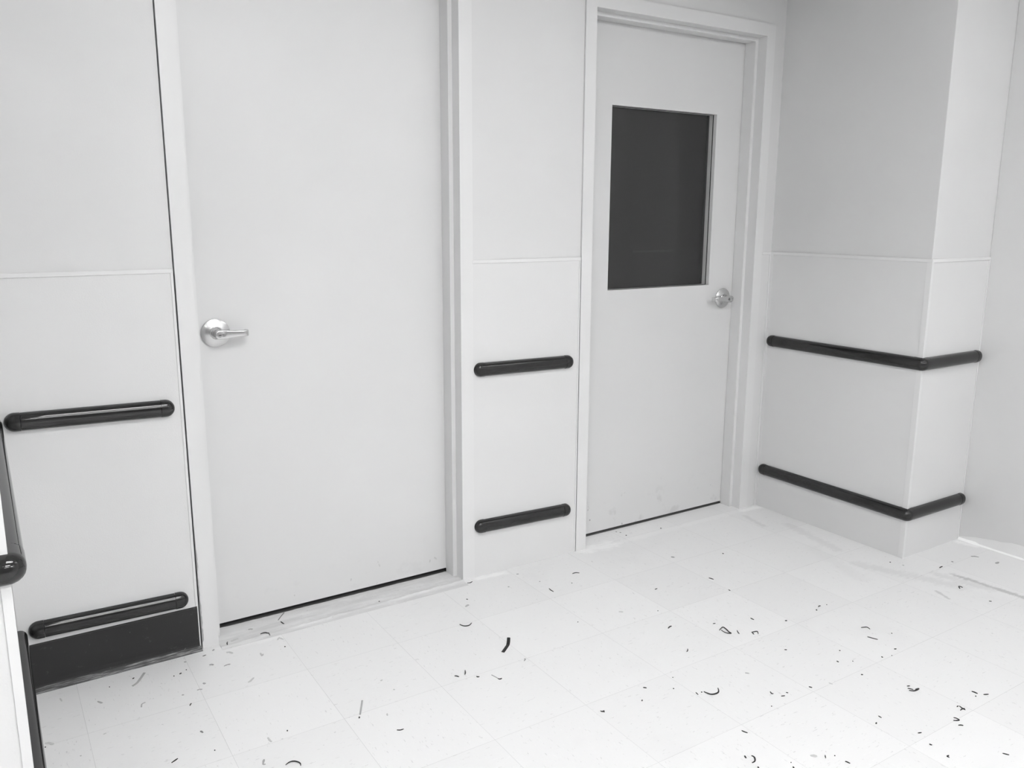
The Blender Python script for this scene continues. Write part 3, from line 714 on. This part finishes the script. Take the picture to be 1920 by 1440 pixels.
    ('s', 0.0018, [(0.9365, -1.3566), (0.9412, -1.3626), (0.9444, -1.3695)], 'upper line of the double black curl on the right floor'),
    ('s', 0.0024, [(0.9296, -1.365), (0.9374, -1.3749), (0.9491, -1.3774), (0.962, -1.3757), (0.9514, -1.372)], 'hooked lower line of the double black curl on the right floor'),
    ('s', 0.002, [(0.2769, -1.3662), (0.2753, -1.3716)], 'black crumb cut by the lower edge of the photo, below the c shaped curl'),
    ('s', 0.002, [(0.3528, -1.4141), (0.3513, -1.4197)], 'black crumb cut by the lower edge, left of the pale rectangular flake'),
    ('t', 0.0016, [(0.3622, -1.3995), (0.3629, -1.4015)], 'black speck below and left of the pale rectangular flake at the lower edge'),
    ('c', 0.0038, [(2.0785, -0.911), (2.0922, -0.9196), (2.0978, -0.9326)], 'long grey flake on the floor by the foot of the far right wall'),
    ('c', 0.0051, [(2.0919, -1.0051), (2.117, -1.0025)], 'grey chip on the floor in front of the far right wall'),
    ('c', 0.0035, [(1.9603, -0.8969), (1.958, -0.9047)], 'dark grey crumb in front of the column front face, right of the short black shaving'),
    ('t', 0.0029, [(1.738, -0.7667), (1.7394, -0.7713)], 'dark speck left below the column corner on the far floor'),
    ('c', 0.0027, [(1.7563, -0.811), (1.7584, -0.8178)], 'grey crumb right below the column corner'),
    ('c', 0.0046, [(1.022, -0.2543), (1.0309, -0.2655)], 'grey chip on the floor in front of the right half of the windowed door'),
    ('c', 0.0029, [(1.0083, 0.0849), (1.01, 0.0773)], 'grey crumb close to the lower edge of the windowed door, left one of a pair'),
    ('c', 0.0031, [(1.0183, 0.0688), (1.0209, 0.0623)], 'grey crumb close to the lower edge of the windowed door, right one of a pair'),
    ('t', 0.0031, [(1.0168, 0.0273), (1.0207, 0.0233)], 'dark speck lowest of the crumbs under the left part of the windowed door'),
    ('t', 0.003, [(1.2278, -0.3417), (1.2296, -0.3472)], 'dark speck in front of the corner between the windowed door and the column'),
    ('t', 0.0027, [(1.207, 0.0108), (1.2053, 0.0051)], 'dark speck on the far floor under the middle of the windowed door'),
    ('c', 0.0018, [(-1.1923, -0.0744), (-1.1889, -0.095)], 'faint grey fleck just below the left end of the black baseboard'),
    ('c', 0.0025, [(-1.1026, -0.1495), (-1.0974, -0.1583), (-1.0921, -0.1664)], 'grey flake on the floor below the middle of the black baseboard'),
    ('g', 0.0018, [(-1.0016, -0.2478), (-0.9978, -0.233), (-0.9878, -0.2283)], 'small grey curved sliver below the thin pale grey curved sliver'),
    ('s', 0.0017, [(-0.8837, -0.3144), (-0.881, -0.3083), (-0.8774, -0.305)], 'thin dark shaving left of the grout line that starts at the left door frame'),
    ('c', 0.0025, [(-0.8912, -0.244), (-0.8859, -0.2473)], 'grey crumb left of the top of that left grout line'),
    ('c', 0.0021, [(-0.8482, -0.2422), (-0.8404, -0.2412), (-0.8346, -0.2457)], 'grey flat flake on top of the left grout line'),
    ('c', 0.0034, [(-0.8238, -0.2109), (-0.8196, -0.2196)], 'round grey chip just above the left grout line'),
    ('c', 0.0017, [(-1.1729, -0.3976), (-1.1694, -0.3998)], 'faint speck-like grey chip at the lower left, right of the lower left rail'),
    ('c', 0.0017, [(-1.1097, -0.3294), (-1.1023, -0.3277)], 'faint slanted grey chip near the lower left, by the leftmost grout line'),
    ('c', 0.0024, [(-0.8466, -0.0549), (-0.8406, -0.0587)], 'grey crumb touching the toe of the black baseboard near its right end'),
    ('c', 0.003, [(-0.7543, -0.0327), (-0.7483, -0.0246)], 'grey scrap against the foot of the left door frame'),
    ('c', 0.0025, [(-0.7892, -0.05), (-0.7783, -0.0471)], 'dark grey crumb at the right end of the black baseboard toe'),
]

def smooth_pts(P, k=6):
    P = [Vector((x, y)) for x, y in P]
    if len(P) < 3: return [P[0].lerp(P[-1], i/k) for i in range(k+1)]
    out = []
    for i in range(len(P)-1):
        p0 = P[max(i-1, 0)]; p1 = P[i]; p2 = P[i+1]; p3 = P[min(i+2, len(P)-1)]
        for j in range(k):
            t_ = j/k
            out.append(.5*((2*p1)+(p2-p0)*t_+(2*p0-5*p1+4*p2-p3)*t_*t_+(3*p1-p0-3*p2+p3)*t_**3))
    out.append(P[-1]); return out
def ground(x, y):
    if x0 < x < x1 and yf < y < yb: return sill_h(x, y)
    return 0.0
rnd = random.Random(21)
def shaving(kind, hw, P, label):
    S_ = smooth_pts(P, 6 if kind != 'c' else 3); n = len(S_)
    taper = kind in 's'
    if kind == 'c': hw *= 1.35
    h = {'s': .0016, 't': .0015, 'g': .0009, 'c': .0006, 'b': .0022}[kind]
    R = []
    L = sum((S_[i+1]-S_[i]).length for i in range(n-1))
    for i, q in enumerate(S_):
        d = (S_[min(i+1, n-1)]-S_[max(i-1, 0)]); d = d.normalized() if d.length else Vector((1, 0))
        nn = Vector((-d.y, d.x)); f = i/(n-1)
        wv = hw
        if taper: wv *= (.18+.82*math.sin(math.pi*(.06+.88*f))**.8)*(.85+.2*rnd.random())
        elif kind == 'c': wv *= (.85 if 0 < i < n-1 else .5)*rnd.uniform(.8, 1.25)
        elif kind == 't': wv *= .6+.5*math.sin(math.pi*f)
        zz = max(ground(q.x+s*nn.x*wv, q.y+s*nn.y*wv) for s in (-1, 0, 1))+.0002
        lift = 0
        if kind == 'b': lift = .012*max(0, (f-.62)/.38)
        if kind == 's' and L > .04: lift = .0015*math.sin(math.pi*f)
        zb_ = zz+lift
        R.append([(q.x-nn.x*wv, q.y-nn.y*wv, zb_), (q.x+nn.x*wv, q.y+nn.y*wv, zb_), (q.x+nn.x*wv*.75, q.y+nn.y*wv*.75, zb_+h), (q.x-nn.x*wv*.75, q.y-nn.y*wv*.75, zb_+h)])
    c = S_[n//2]
    nm, cat, mat, grp = {'s': ('rubber_shaving', 'shaving', m_black, 'black rubber shavings littering the floor'),
                    't': ('rubber_speck', 'speck', m_black, 'tiny black specks on the floor'),
                    'g': ('plastic_sliver', 'sliver', m_grey, 'grey slivers on the floor'),
                    'c': ('floor_chip', 'chip', m_pale, 'grey chips and flakes on the floor'),
                    'b': ('rubber_strip', 'strip', m_black, None)}[kind]
    if kind == 'c':
        mat = m_pale if 'pale' in label or 'faint' in label else (m_dkgrey if 'dark' in label else m_grey)
    if kind == 'g' and 'dark' in label: mat = m_dkgrey
    o = obj(nm, sweep(nb(), R), mat, origin=(c.x, c.y, ground(c.x, c.y)))
    tag(o, label, cat, grp)
for dd in DEBRIS: shaving(*dd)
